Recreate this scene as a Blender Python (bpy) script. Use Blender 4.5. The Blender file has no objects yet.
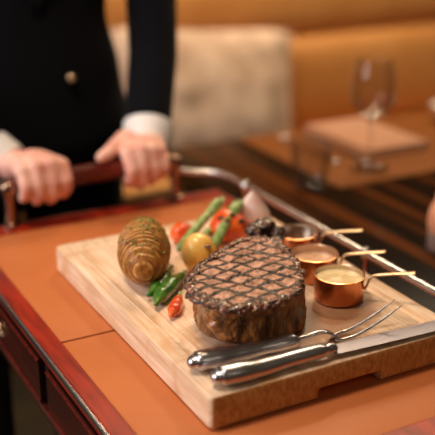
import bpy, bmesh, math, random
from mathutils import Vector, Matrix, noise
random.seed(7)
PI = math.pi
R = math.radians
S = bpy.context.scene
C = S.collection

# ------------------------------------------------------------------ camera, world, light
cam_d = bpy.data.cameras.new('camera')
cam = bpy.data.objects.new('camera', cam_d); C.objects.link(cam); S.camera = cam
cam.location = (0, 0, 1.275)
cam.rotation_euler = (R(90 - 20.31), 0, R(-28.3))
cam_d.sensor_width = 36; cam_d.lens = 951 / 435 * 36
cam_d.clip_start = 0.02; cam_d.clip_end = 50
cam_d.dof.use_dof = True; cam_d.dof.focus_distance = 0.955; cam_d.dof.aperture_fstop = 3.2

W = bpy.data.worlds.new('world'); S.world = W; W.use_nodes = True
W.node_tree.nodes['Background'].inputs[0].default_value = (1.0, 0.70, 0.42, 1)
W.node_tree.nodes['Background'].inputs[1].default_value = 0.055

def area(name, loc, target, size, power, col):
    d = bpy.data.lights.new(name, 'AREA'); d.shape = 'RECTANGLE'; d.size, d.size_y = size
    d.energy = power; d.color = col
    o = bpy.data.objects.new(name, d); C.objects.link(o); o.location = loc
    o.rotation_euler = (Vector(target) - Vector(loc)).to_track_quat('-Z', 'Y').to_euler()
    return o
area('window_daylight', (-1.85, 1.35, 1.75), (0.4, 0.85, 0.85), (1.7, 1.5), 56, (1.0, 0.93, 0.90))
area('ceiling_lamp_sofa', (1.5, 2.2, 2.3), (1.6, 2.5, 0.9), (2.2, 0.3), 39, (1.0, 0.78, 0.52))
area('ceiling_lamp_table', (1.35, 1.9, 2.5), (0.7, 0.9, 0.8), (0.16, 0.16), 12, (1.0, 0.70, 0.40))
area('ceiling_lamp_trolley', (0.05, 0.90, 2.3), (0.45, 0.85, 0.8), (0.3, 0.3), 17, (1.0, 0.80, 0.60))
area('added_glint_light_right', (0.9, -0.9, 2.3), (0.9, 1.0, 0.8), (0.025, 0.025), 1.4, (1.0, 0.80, 0.58))  # unseen spot added behind the camera for glints in the glasses
area('added_glint_light_left', (-0.4, -0.7, 2.3), (0.9, 1.2, 0.8), (0.025, 0.025), 1.4, (1.0, 0.80, 0.58))  # second added spot, back left of the camera, also for glass glints

S.view_settings.view_transform = 'Standard'; S.view_settings.look = 'None'
S.view_settings.exposure = -0.1; S.view_settings.gamma = 1.0
S.view_settings.use_curve_mapping = False

# ------------------------------------------------------------------ materials
def srgb(*c):
    return tuple(((v / 255) / 12.92 if v <= 10 else (((v / 255) + 0.055) / 1.055) ** 2.4) for v in c) + (1,)
def mat(name, col, rough=0.5, metal=0.0, col2=None, nscale=(10, 10, 10), lo=0.4, hi=0.6, bump=0.0, bscale=(60, 60, 60),
        coat=0.0, trans=0.0, ior=1.45, sheen=0.0, sss=0.0, detail=5, rough2=None, bdist=0.002, distort=0.0, spec=0.5):
    m = bpy.data.materials.new(name); m.use_nodes = True
    nt = m.node_tree; b = nt.nodes['Principled BSDF']
    b.inputs['Base Color'].default_value = col; b.inputs['Roughness'].default_value = rough
    b.inputs['Metallic'].default_value = metal; b.inputs['Coat Weight'].default_value = coat
    b.inputs['Coat Roughness'].default_value = 0.12
    b.inputs['Transmission Weight'].default_value = trans; b.inputs['IOR'].default_value = ior
    b.inputs['Sheen Weight'].default_value = sheen; b.inputs['Specular IOR Level'].default_value = spec
    if sss:
        b.inputs['Subsurface Weight'].default_value = sss; b.inputs['Subsurface Scale'].default_value = 0.01
    tc = nt.nodes.new('ShaderNodeTexCoord')
    def nz(scale, det, dist=0.0):
        mp = nt.nodes.new('ShaderNodeMapping'); mp.inputs['Scale'].default_value = scale
        n = nt.nodes.new('ShaderNodeTexNoise'); n.inputs['Scale'].default_value = 1.0
        n.inputs['Detail'].default_value = det; n.inputs['Distortion'].default_value = dist
        nt.links.new(tc.outputs['Object'], mp.inputs[0]); nt.links.new(mp.outputs[0], n.inputs['Vector'])
        return n
    if col2 is not None or rough2 is not None:
        n = nz(nscale, detail, distort)
        r = nt.nodes.new('ShaderNodeValToRGB')
        r.color_ramp.elements[0].position = lo; r.color_ramp.elements[1].position = hi
        r.color_ramp.elements[0].color = col; r.color_ramp.elements[1].color = col2 or col
        nt.links.new(n.outputs['Fac'], r.inputs[0])
        if col2 is not None: nt.links.new(r.outputs[0], b.inputs['Base Color'])
        if rough2 is not None:
            mr = nt.nodes.new('ShaderNodeMapRange'); mr.inputs[1].default_value = lo; mr.inputs[2].default_value = hi
            mr.inputs[3].default_value = rough; mr.inputs[4].default_value = rough2
            nt.links.new(n.outputs['Fac'], mr.inputs[0]); nt.links.new(mr.outputs[0], b.inputs['Roughness'])
    if bump:
        n = nz(bscale, 4); bp = nt.nodes.new('ShaderNodeBump')
        bp.inputs['Strength'].default_value = bump; bp.inputs['Distance'].default_value = bdist
        nt.links.new(n.outputs['Fac'], bp.inputs['Height']); nt.links.new(bp.outputs[0], b.inputs['Normal'])
    return m

M = {}
M['floor'] = mat('dark_floor', srgb(38, 30, 18), 0.45, col2=srgb(52, 40, 22), nscale=(3, 20, 3))
M['wall'] = mat('brown_wall', srgb(110, 70, 38), 0.8, bump=0.1)
M['leather'] = mat('orange_leather', srgb(192, 110, 60), 0.5, col2=srgb(184, 103, 54), nscale=(14, 14, 14), lo=0.3, hi=0.7, bump=0.25, bscale=(900, 900, 900), bdist=0.0004)
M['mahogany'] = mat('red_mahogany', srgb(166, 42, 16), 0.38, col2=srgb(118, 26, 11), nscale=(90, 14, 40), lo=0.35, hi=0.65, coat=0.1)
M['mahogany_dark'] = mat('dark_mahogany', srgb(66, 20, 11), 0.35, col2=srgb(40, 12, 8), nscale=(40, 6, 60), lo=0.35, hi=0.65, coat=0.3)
M['shadow_wood'] = mat('shade_black_wood', srgb(22, 12, 8), 0.5)  # near-black tone paints in the shade under trolley and sofa seat
M['steel'] = mat('brushed_steel', srgb(200, 196, 196), 0.16, 1.0)
M['handle_wood'] = mat('handle_mahogany', srgb(104, 26, 16), 0.3, col2=srgb(78, 18, 11), nscale=(20, 90, 90), coat=0.3)
M['rail'] = mat('satin_steel', srgb(232, 228, 228), 0.26, 1.0)
M['post'] = mat('bronzed_steel', srgb(150, 122, 104), 0.25, 1.0)
M['blade'] = mat('blade_steel', srgb(138, 134, 144), 0.34, 1.0, bump=0.05, bscale=(10, 800, 10))
M['flatware'] = mat('worn_silver', srgb(196, 196, 204), 0.27, 1.0)
M['brass'] = mat('pale_brass', srgb(224, 194, 156), 0.28, 1.0)
M['sofa'] = mat('tan_sofa_leather', srgb(200, 140, 78), 0.5, col2=srgb(192, 131, 70), nscale=(5, 5, 5), bump=0.1, bscale=(200, 200, 200))
M['table'] = mat('striped_dark_wood', srgb(20, 12, 7), 0.25, col2=srgb(104, 54, 20), nscale=(34, 1.2, 6), lo=0.50, hi=0.74, detail=3, spec=0.06)
M['mat_leather'] = mat('brown_mat_leather', srgb(126, 72, 24), 0.65, spec=0.2, bump=0.15, bscale=(400, 400, 400), bdist=0.0005)
M['napkin'] = mat('blush_napkin', srgb(186, 132, 98), 0.85, sheen=0.3, bump=0.2, bscale=(300, 300, 300))
M['copper'] = mat('polished_copper', srgb(226, 156, 112), 0.24, 1.0, col2=srgb(212, 138, 92), nscale=(30, 30, 30))
M['tin'] = mat('tin_lining', srgb(214, 196, 180), 0.28, 1.0)
M['cream'] = mat('cream_sauce', srgb(236, 214, 168), 0.3, col2=srgb(226, 196, 140), nscale=(90, 90, 90), coat=0.3, bump=0.4, bscale=(120, 120, 120))
M['pink_sauce'] = mat('peach_sauce', srgb(224, 178, 146), 0.3, col2=srgb(208, 154, 116), nscale=(90, 90, 90), coat=0.3, bump=0.4, bscale=(120, 120, 120))
M['gravy'] = mat('dark_gravy', srgb(42, 16, 8), 0.12, col2=srgb(92, 46, 16), nscale=(120, 120, 120), coat=0.5, bump=0.5, bscale=(150, 150, 150))
def thin_glass():
    m = bpy.data.materials.new('clear_glass'); m.use_nodes = True; nt = m.node_tree; nt.nodes.remove(nt.nodes['Principled BSDF'])
    N = nt.nodes.new; t = N('ShaderNodeBsdfTransparent'); t.inputs[0].default_value = (.96, .96, .96, 1)
    g = N('ShaderNodeBsdfGlossy'); g.inputs['Roughness'].default_value = 0.03
    f = N('ShaderNodeLayerWeight'); f.inputs[0].default_value = 0.35; x = N('ShaderNodeMixShader')
    a = N('ShaderNodeMath'); a.operation = 'MULTIPLY_ADD'; a.inputs[1].default_value = 0.28; a.inputs[2].default_value = 0.03; nt.links.new(f.outputs['Fresnel'], a.inputs[0])
    nt.links.new(a.outputs[0], x.inputs[0]); nt.links.new(t.outputs[0], x.inputs[1]); nt.links.new(g.outputs[0], x.inputs[2])
    nt.links.new(x.outputs[0], nt.nodes['Material Output'].inputs[0]); return m
M['glass'] = thin_glass()
M['white'] = mat('white_china', srgb(230, 222, 214), 0.3)
M['cushion'] = mat('oatmeal_linen', srgb(222, 192, 168), 0.95, col2=srgb(186, 154, 128), nscale=(9, 9, 9), sheen=0.3, bump=0.4, bscale=(500, 500, 500))
M['suit'] = mat('black_navy_wool', srgb(9, 11, 18), 0.9, sheen=0.03, spec=0.15)
M['shirt'] = mat('white_shirt', srgb(246, 244, 244), 0.8)
M['skin'] = mat('skin', srgb(240, 190, 174), 0.5, col2=srgb(226, 160, 144), nscale=(40, 40, 40), sss=0.15)
M['hair'] = mat('dark_hair', srgb(30, 20, 14), 0.5)
M['eye'] = mat('eye_white', srgb(225, 220, 215), 0.2)
M['black'] = mat('black_gloss', srgb(12, 12, 12), 0.2)
M['fat'] = mat('seared_fat', srgb(196, 132, 78), 0.3, col2=srgb(110, 56, 24), nscale=(120, 120, 120), coat=0.5, bump=0.6, bscale=(250, 250, 250))
M['char'] = mat('charred_bone', srgb(22, 13, 10), 0.22, col2=srgb(110, 60, 38), nscale=(160, 160, 160), lo=0.45, hi=0.72, coat=0.6, bump=1.0, bscale=(260, 260, 260), bdist=0.003)
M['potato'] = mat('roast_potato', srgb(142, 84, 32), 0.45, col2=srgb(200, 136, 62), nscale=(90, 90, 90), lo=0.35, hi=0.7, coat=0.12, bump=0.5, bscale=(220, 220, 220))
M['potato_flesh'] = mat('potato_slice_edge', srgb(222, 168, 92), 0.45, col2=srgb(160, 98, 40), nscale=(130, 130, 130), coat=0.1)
M['potato_cut'] = mat('potato_cut_shadowed_skin', srgb(96, 52, 20), 0.5, col2=srgb(140, 84, 34), nscale=(130, 130, 130))  # groove shade painted in as a darker brown on the cut rows
M['herb'] = mat('chopped_herb', srgb(84, 110, 30), 0.5, col2=srgb(130, 150, 60), nscale=(200, 200, 200))
M['green'] = mat('glossy_green_skin', srgb(40, 92, 28), 0.22, col2=srgb(88, 136, 48), nscale=(60, 60, 60), lo=0.4, hi=0.7, coat=0.6)
M['bean'] = mat('blistered_bean', srgb(112, 144, 66), 0.4, col2=srgb(176, 190, 134), nscale=(120, 120, 120), lo=0.4, hi=0.68, coat=0.2, bump=0.4, bscale=(250, 250, 250))
M['red'] = mat('red_chilli_skin', srgb(206, 60, 22), 0.22, col2=srgb(232, 112, 58), nscale=(90, 90, 90), coat=0.6)
M['tomato'] = mat('roast_tomato', srgb(214, 66, 16), 0.28, col2=srgb(235, 104, 30), nscale=(60, 60, 60), coat=0.5, bump=0.4, bscale=(120, 120, 120))
M['yellow'] = mat('yellow_tomato', srgb(255, 190, 80), 0.22, col2=srgb(255, 208, 120), nscale=(50, 50, 50), coat=0.5)
M['onion'] = mat('pink_onion', srgb(252, 232, 222), 0.4, col2=srgb(248, 212, 200), nscale=(20, 150, 150), coat=0.1)
M['carrot'] = mat('carrot', srgb(226, 96, 24), 0.35)
M['vase'] = mat('blush_ceramic', srgb(216, 148, 116), 0.4)
M['vase_grey'] = mat('grey_ceramic', srgb(150, 126, 120), 0.4)

def nodes_of(m): return m.node_tree, m.node_tree.nodes['Principled BSDF']
# board wood: long grain along X with darker figure and meat juice stains
def board_mat():
    m = bpy.data.materials.new('pale_board_wood'); m.use_nodes = True; nt, b = nodes_of(m)
    N = nt.nodes.new; L = nt.links.new
    tc = N('ShaderNodeTexCoord')
    def noi(scale, det=5, dist=0.0, rough=0.5):
        mp = N('ShaderNodeMapping'); mp.inputs['Scale'].default_value = scale
        n = N('ShaderNodeTexNoise'); n.inputs['Scale'].default_value = 1; n.inputs['Detail'].default_value = det
        n.inputs['Distortion'].default_value = dist; n.inputs['Roughness'].default_value = rough
        L(tc.outputs['Object'], mp.inputs[0]); L(mp.outputs[0], n.inputs['Vector']); return n
    def ramp(n, a, ca, c, cc):
        r = N('ShaderNodeValToRGB'); e = r.color_ramp.elements
        e[0].position = a; e[0].color = ca; e[1].position = c; e[1].color = cc
        L(n.outputs['Fac'], r.inputs[0]); return r
    def mix(f, a, bb, mode='MULTIPLY', fac=1.0):
        x = N('ShaderNodeMix'); x.data_type = 'RGBA'; x.blend_type = mode
        if f is not None: x.blend_type = 'MIX'
        if f is None: x.inputs[0].default_value = fac
        else: L(f, x.inputs[0])
        L(a, x.inputs[6])
        if isinstance(bb, tuple): x.inputs[7].default_value = bb
        else: L(bb, x.inputs[7])
        return x.outputs[2]
    g1 = ramp(noi((90, 7, 90), 5, 0.6), 0.32, srgb(222, 184, 148), 0.62, srgb(240, 214, 188))
    g2 = ramp(noi((420, 22, 420), 3), 0.35, srgb(236, 226, 218), 0.6, srgb(255, 255, 255))
    c = mix(None, g1.outputs[0], g2.outputs[0])
    st = ramp(noi((9, 13, 9), 4, 1.2), 0.58, (0, 0, 0, 1), 0.72, (1, 1, 1, 1))
    c = mix(st.outputs[0], c, srgb(206, 154, 108))
    # meat juice soaked into the wood around the steak and the pots
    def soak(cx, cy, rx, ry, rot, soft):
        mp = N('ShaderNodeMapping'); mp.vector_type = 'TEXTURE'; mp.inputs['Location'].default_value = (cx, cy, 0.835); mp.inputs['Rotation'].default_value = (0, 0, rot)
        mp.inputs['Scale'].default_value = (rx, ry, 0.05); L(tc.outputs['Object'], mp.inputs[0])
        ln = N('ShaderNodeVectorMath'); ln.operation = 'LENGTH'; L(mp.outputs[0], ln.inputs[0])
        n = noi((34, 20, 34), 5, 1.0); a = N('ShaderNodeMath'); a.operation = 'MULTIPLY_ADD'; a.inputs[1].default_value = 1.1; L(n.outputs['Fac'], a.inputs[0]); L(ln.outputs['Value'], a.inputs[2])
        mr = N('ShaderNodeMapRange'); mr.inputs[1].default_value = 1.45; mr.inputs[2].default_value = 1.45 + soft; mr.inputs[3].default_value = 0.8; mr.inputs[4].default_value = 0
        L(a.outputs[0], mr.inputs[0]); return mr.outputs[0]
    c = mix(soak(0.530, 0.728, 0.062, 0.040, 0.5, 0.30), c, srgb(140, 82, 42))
    c = mix(soak(0.455, 0.715, 0.085, 0.030, 0.0, 0.30), c, srgb(150, 92, 52))
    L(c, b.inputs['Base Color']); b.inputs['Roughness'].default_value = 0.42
    bp = N('ShaderNodeBump'); bp.inputs['Strength'].default_value = 0.25; bp.inputs['Distance'].default_value = 0.001
    L(noi((420, 22, 420), 3).outputs['Fac'], bp.inputs['Height']); L(bp.outputs[0], b.inputs['Normal'])
    return m
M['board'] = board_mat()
M['shaded_end_grain'] = mat('shaded_board_end_grain', srgb(182, 122, 60), 0.5, col2=srgb(212, 158, 92), nscale=(300, 300, 160), lo=0.35, hi=0.65, bump=0.2, bscale=(700, 700, 700), bdist=0.0005)  # end grain tone, with the shade of the near face painted in

# grill marked crust: two crossing sets of char bars
def steak_mat():
    m = bpy.data.materials.new('grilled_crust'); m.use_nodes = True; nt, b = nodes_of(m)
    N = nt.nodes.new; L = nt.links.new
    tc = N('ShaderNodeTexCoord')
    def noi(s, det=4):
        n = N('ShaderNodeTexNoise'); n.inputs['Scale'].default_value = s; n.inputs['Detail'].default_value = det
        L(tc.outputs['Object'], n.inputs['Vector']); return n
    warp = noi(45, 2)
    def bars(ang, period, off, w):
        mp = N('ShaderNodeMapping'); mp.inputs['Rotation'].default_value = (0, 0, -ang)
        L(tc.outputs['Object'], mp.inputs[0])
        sx = N('ShaderNodeSeparateXYZ'); L(mp.outputs[0], sx.inputs[0])
        a = N('ShaderNodeMath'); a.operation = 'MULTIPLY_ADD'; a.inputs[1].default_value = 1 / period; a.inputs[2].default_value = off
        L(sx.outputs[1], a.inputs[0])
        a2 = N('ShaderNodeMath'); a2.operation = 'MULTIPLY_ADD'; a2.inputs[1].default_value = 0.35
        L(warp.outputs['Fac'], a2.inputs[0]); L(a.outputs[0], a2.inputs[2])
        f = N('ShaderNodeMath'); f.operation = 'FRACT'; L(a2.outputs[0], f.inputs[0])
        s = N('ShaderNodeMath'); s.operation = 'SUBTRACT'; s.inputs[1].default_value = 0.5; L(f.outputs[0], s.inputs[0])
        ab = N('ShaderNodeMath'); ab.operation = 'ABSOLUTE'; L(s.outputs[0], ab.inputs[0])
        mr = N('ShaderNodeMapRange'); mr.interpolation_type = 'SMOOTHSTEP'
        mr.inputs[1].default_value = w; mr.inputs[2].default_value = w + 0.13
        mr.inputs[3].default_value = 1; mr.inputs[4].default_value = 0
        L(ab.outputs[0], mr.inputs[0]); return mr.outputs[0]
    b1 = bars(GRILL_A, GRILL_PA, 0.1, 0.07); b2 = bars(GRILL_B, GRILL_PB, 0.3, 0.06)
    mx = N('ShaderNodeMath'); mx.operation = 'MAXIMUM'; L(b1, mx.inputs[0]); L(b2, mx.inputs[1])
    r = N('ShaderNodeValToRGB'); e = r.color_ramp.elements
    e[0].position = 0.30; e[0].color = srgb(112, 64, 44); e[1].position = 0.62; e[1].color = srgb(206, 152, 126)
    L(noi(110, 6).outputs['Fac'], r.inputs[0])
    x = N('ShaderNodeMix'); x.data_type = 'RGBA'; L(mx.outputs[0], x.inputs[0]); L(r.outputs[0], x.inputs[6]); x.inputs[7].default_value = srgb(34, 16, 9)
    L(x.outputs[2], b.inputs['Base Color']); b.inputs['Roughness'].default_value = 0.42
    b.inputs['Coat Weight'].default_value = 0.12; b.inputs['Coat Roughness'].default_value = 0.25; b.inputs['Specular IOR Level'].default_value = 0.35
    bp = N('ShaderNodeBump'); bp.inputs['Strength'].default_value = 0.7; bp.inputs['Distance'].default_value = 0.0025
    L(noi(330, 3).outputs['Fac'], bp.inputs['Height']); L(bp.outputs[0], b.inputs['Normal'])
    return m
GRILL_A, GRILL_B, GRILL_PA, GRILL_PB = R(13), R(-60), 0.0165, 0.0205
M['steak_top'] = steak_mat()
M['steak_side'] = mat('seared_steak_side', srgb(62, 32, 14), 0.3, col2=srgb(190, 124, 62), nscale=(130, 130, 28), lo=0.36, hi=0.70, coat=0.45, bump=1.0, bscale=(240, 240, 90), bdist=0.003)
M['crust'] = mat('glistening_crust', srgb(40, 20, 12), 0.25, col2=srgb(140, 84, 58), nscale=(210, 210, 210), lo=0.4, hi=0.68, coat=0.7, bump=1.0, bscale=(330, 330, 330), bdist=0.003)

# ------------------------------------------------------------------ mesh helpers
def wm(o):
    m = o.matrix_basis.copy()
    while o.parent: o = o.parent; m = o.matrix_basis @ m
    return m
def obj(name, bm, material, parent=None, smooth=True, sub=0, angle=None, local=False):
    bmesh.ops.recalc_face_normals(bm, faces=bm.faces)
    if parent is not None and not local: bm.transform(wm(parent).inverted())
    me = bpy.data.meshes.new(name); bm.to_mesh(me); bm.free()
    for m in (material if isinstance(material, (list, tuple)) else [material]): me.materials.append(m)
    o = bpy.data.objects.new(name, me); C.objects.link(o)
    if parent is not None: o.parent = parent
    if smooth:
        me.shade_smooth()
        if angle: me.set_sharp_from_angle(angle=R(angle))
    if sub:
        s = o.modifiers.new('sub', 'SUBSURF'); s.levels = sub; s.render_levels = sub
    return o
def tag(o, label, cat, group=None, kind=None):
    if label: o['label'] = label
    if cat: o['category'] = cat
    if group: o['group'] = group
    if kind: o['kind'] = kind
    return o
def thing(name, label, cat, loc=(0, 0, 0), rz=0, group=None):
    o = bpy.data.objects.new(name, None); C.objects.link(o); o.location = loc; o.rotation_euler = (0, 0, rz)
    o.empty_display_size = 0.05
    return tag(o, label, cat, group)
def struct(name, bm, m, **k):
    o = obj(name, bm, m, smooth=False, **k); o['kind'] = 'structure'; return o
def BM(): return bmesh.new()
def box(bm, x0, x1, y0, y1, z0, z1, bev=0.0, seg=3):
    r = bmesh.ops.create_cube(bm, size=1.0)
    for v in r['verts']:
        v.co = Vector(((x0 + x1) / 2 + v.co.x * (x1 - x0), (y0 + y1) / 2 + v.co.y * (y1 - y0), (z0 + z1) / 2 + v.co.z * (z1 - z0)))
    if bev:
        es = {e for v in r['verts'] for e in v.link_edges}
        bmesh.ops.bevel(bm, geom=list(es), offset=bev, segments=seg, profile=0.5, affect='EDGES')
    return bm
def bridge(bm, rings, close=True, caps=(True, True)):
    vs = [[bm.verts.new(p) for p in ring] for ring in rings]
    n = len(vs[0])
    for a, b in zip(vs[:-1], vs[1:]):
        for i in range(n if close else n - 1):
            j = (i + 1) % n
            bm.faces.new((a[i], a[j], b[j], b[i]))
    if caps[0]: bm.faces.new(vs[0][::-1])
    if caps[1]: bm.faces.new(vs[-1])
    return vs
def lathe(bm, prof, c=(0, 0, 0), seg=48, caps=(False, False), mtx=None):
    rings = []
    for r, z in prof:
        ring = [Vector((r * math.cos(2 * PI * i / seg), r * math.sin(2 * PI * i / seg), z)) for i in range(seg)]
        if mtx is not None: ring = [mtx @ p for p in ring]
        rings.append([p + Vector(c) for p in ring])
    bridge(bm, rings, caps=caps); return bm
def spline(pts, n=8):
    pts = [Vector(p) for p in pts]; out = []
    P = [2 * pts[0] - pts[1]] + pts + [2 * pts[-1] - pts[-2]]
    for i in range(1, len(P) - 2):
        for k in range(n):
            t = k / n; a, b, c, d = P[i - 1:i + 3]
            out.append(0.5 * ((2 * b) + (c - a) * t + (2 * a - 5 * b + 4 * c - d) * t * t + (3 * b - a - 3 * c + d) * t ** 3))
    out.append(pts[-1]); return out
def sweep(bm, pts, secs, up=(0, 0, 1), seg=16, power=2.0, roundcap=True):
    """rings of half width w and half height h along pts; up is the height direction"""
    pts = [Vector(p) for p in pts]; up = Vector(up); n = len(pts)
    if not isinstance(secs, list): secs = [secs] * n
    secs = [(s, s) if not isinstance(s, (tuple, list, Vector)) else (s[0], s[1]) for s in secs]
    P, Sx = list(pts), list(secs)
    if roundcap:
        def cap(p, q, s):
            d = (p - q).normalized(); r = min(s[0], s[1]); o = []
            for k in (1, 2, 3):
                a = k / 3.3 * PI / 2; o.append((p + d * r * math.sin(a), (s[0] * math.cos(a), s[1] * math.cos(a))))
            return o
        a = cap(pts[0], pts[1], secs[0]); b = cap(pts[-1], pts[-2], secs[-1])
        P = [x[0] for x in a[::-1]] + P + [x[0] for x in b]
        Sx = [x[1] for x in a[::-1]] + Sx + [x[1] for x in b]
    rings = []; last = None
    for i, p in enumerate(P):
        t = (P[min(i + 1, len(P) - 1)] - P[max(i - 1, 0)]).normalized()
        side = t.cross(up)
        if side.length < 0.05: side = last if last is not None else t.orthogonal()
        side = (side - t * side.dot(t)).normalized()
        if last is not None and side.dot(last) < 0: side = -side
        last = side; hh = side.cross(t).normalized(); w, h = Sx[i]; ring = []
        for k in range(seg):
            a = 2 * PI * k / seg; ca, sa = math.cos(a), math.sin(a)
            e = 2 / power
            ring.append(p + side * w * math.copysign(abs(ca) ** e, ca) + hh * h * math.copysign(abs(sa) ** e, sa))
        rings.append(ring)
    bridge(bm, rings); return bm
def lerp_secs(secs, n):
    """secs at control points, resampled like spline()"""
    out = []
    for a, b in zip(secs[:-1], secs[1:]):
        for k in range(n):
            t = k / n; t = t * t * (3 - 2 * t)
            out.append((a[0] + (b[0] - a[0]) * t, a[1] + (b[1] - a[1]) * t))
    out.append(secs[-1]); return out
def blob(bm, c, rad, sub=4, amp=0.0, freq=30, rot=None, seed=0, flat=None):
    r = bmesh.ops.create_icosphere(bm, subdivisions=sub, radius=1)
    rot = rot or Matrix.Identity(3)
    for v in r['verts']:
        d = v.co.normalized(); p = Vector((d.x * rad[0], d.y * rad[1], d.z * rad[2]))
        if amp: p += d * amp * noise.fractal(p * freq + Vector((seed, seed * 2, 0)), 1.0, 2.0, 3)
        p = rot @ p + Vector(c)
        if flat is not None and p.z < flat: p.z = flat + (p.z - flat) * 0.05
        v.co = p
    return bm
def limb(bm, chain):
    for (p, r) in chain: 
        bmesh.ops.create_icosphere(bm, subdivisions=3, radius=r, matrix=Matrix.Translation(p))
    for (p, r), (q, s) in zip(chain[:-1], chain[1:]):
        p, q = Vector(p), Vector(q); sweep(bm, [p, p.lerp(q, .5), q], [(r, r), ((r + s) / 2,) * 2, (s, s)], up=(0.3, 0.5, 0.81), seg=16, roundcap=False)
def remesh(bm, voxel, smooth_it=6):
    me = bpy.data.meshes.new('tmp'); bmesh.ops.recalc_face_normals(bm, faces=bm.faces); bm.to_mesh(me); bm.free()
    o = bpy.data.objects.new('tmp', me); C.objects.link(o)
    m = o.modifiers.new('r', 'REMESH'); m.mode = 'VOXEL'; m.voxel_size = voxel
    s = o.modifiers.new('s', 'SMOOTH'); s.factor = 0.5; s.iterations = smooth_it
    dg = bpy.context.evaluated_depsgraph_get(); ev = o.evaluated_get(dg)
    out = bmesh.new(); out.from_mesh(ev.to_mesh()); ev.to_mesh_clear()
    bpy.data.objects.remove(o); bpy.data.meshes.remove(me)
    return out

# ------------------------------------------------------------------ the room
struct('floor', box(BM(), -2.0, 4.5, -1.5, 3.1, -0.05, 0.0), M['floor'])
struct('wall_back', box(BM(), -2.0, 4.5, 3.0, 3.1, 0.0, 2.8), M['wall'])
bm = BM()
box(bm, -2.1, -2.0, -1.5, 0.45, 0, 2.8); box(bm, -2.1, -2.0, 2.25, 3.1, 0, 2.8)
box(bm, -2.1, -2.0, 0.45, 2.25, 0, 0.95); box(bm, -2.1, -2.0, 0.45, 2.25, 2.5, 2.8)
struct('wall_left', bm, M['wall'])
bm = BM()
for y in (0.45, 1.33, 2.21): box(bm, -2.09, -2.03, y, y + 0.04, 0.95, 2.5)
for z in (0.95, 2.46): box(bm, -2.09, -2.03, 0.45, 2.25, z, z + 0.04)
struct('window_1', bm, M['shadow_wood'])

# ------------------------------------------------------------------ banquette sofa
TZ = 0.745          # dining table top
sofa = thing('banquette_sofa', 'long tan leather banquette sofa along the back wall', 'sofa', (1.6, 2.5, 0))
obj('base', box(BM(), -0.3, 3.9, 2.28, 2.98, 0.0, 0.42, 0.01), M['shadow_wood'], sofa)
obj('seat_cushion', box(BM(), -0.3, 3.9, 2.255, 2.62, 0.42, 0.45, 0.012, 4), M['sofa'], sofa)
def roll(z0, z1, yf, bulge, name, n=24):
    bm = BM(); ring = []
    for k in range(n + 1):
        a = -PI / 2 + PI * k / n
        zz = (z0 + z1) / 2 + (z1 - z0) / 2 * math.copysign(abs(math.sin(a)) ** 0.8, a)
        ring.append((yf - bulge * max(0, math.cos(a)) ** 0.45, zz))
    ring += [(2.97, z1), (2.97, z0)]
    bridge(bm, [[Vector((x, y, z)) for y, z in ring] for x in (-0.3, 0.6, 1.5, 2.4, 3.9)])
    return obj(name, bm, M['sofa'], sofa, angle=60)
roll(0.452, 0.757, 2.62, 0.10, 'back_cushion')
roll(0.761, 0.97, 2.66, 0.09, 'upper_roll')
bm = BM(); sweep(bm, [(-0.3, 2.60, 0.759), (3.9, 2.60, 0.759)], 0.005); obj('piping', bm, M['sofa'], sofa)

# cushion leaning on the sofa back
cu = thing('throw_cushion', 'large oatmeal linen cushion leaning on the sofa back', 'cushion', (1.255, 2.40, 0.455))
bm = BM(); n = 28; rot = Matrix.Rotation(R(-14), 4, 'X') @ Matrix.Rotation(R(5), 4, 'Y')
hw, hh = 0.295, 0.212
for sgn in (1, -1):
    g = []
    for i in range(n + 1):
        row = []
        for j in range(n + 1):
            u, v = i / n * 2 - 1, j / n * 2 - 1
            th = 0.085 * ((1 - abs(u) ** 2.6) * (1 - abs(v) ** 2.6)) ** 0.45
            px = u * hw * (1 - 0.05 * (1 - v * v)) * (1 - .05 * abs(u * v) ** 6); pz = v * hh * (1 - 0.06 * (1 - u * u)) * (1 - .07 * abs(u * v) ** 6)
            p = Vector((px, -sgn * th + 0.006 * noise.noise(Vector((u * 3, v * 3, sgn))), pz))
            row.append(bm.verts.new(rot @ p + Vector((1.255, 2.40, 0.635))))
        g.append(row)
    for i in range(n):
        for j in range(n): bm.faces.new((g[i][j], g[i + 1][j], g[i + 1][j + 1], g[i][j + 1]))
bmesh.ops.remove_doubles(bm, verts=bm.verts, dist=0.0008)
obj('cover', bm, M['cushion'], cu)
bm = BM(); pts = []
for k in range(80):
    s = k / 80 * 4; e = int(s); f = (s - e) * 2 - 1
    u, v = [(f, -1), (1, f), (-f, 1), (-1, -f)][e]
    pts.append(rot @ Vector((u * hw * (1 - 0.05 * (1 - v * v)), 0, v * hh * (1 - 0.06 * (1 - u * u)) * (1 - .07 * abs(u * v) ** 6))) + Vector((1.255, 2.40, 0.635)))
sweep(bm, pts + [pts[0]], 0.004, up=(0, 1, 0), seg=8, roundcap=False); obj('piping', bm, M['cushion'], cu)

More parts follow.
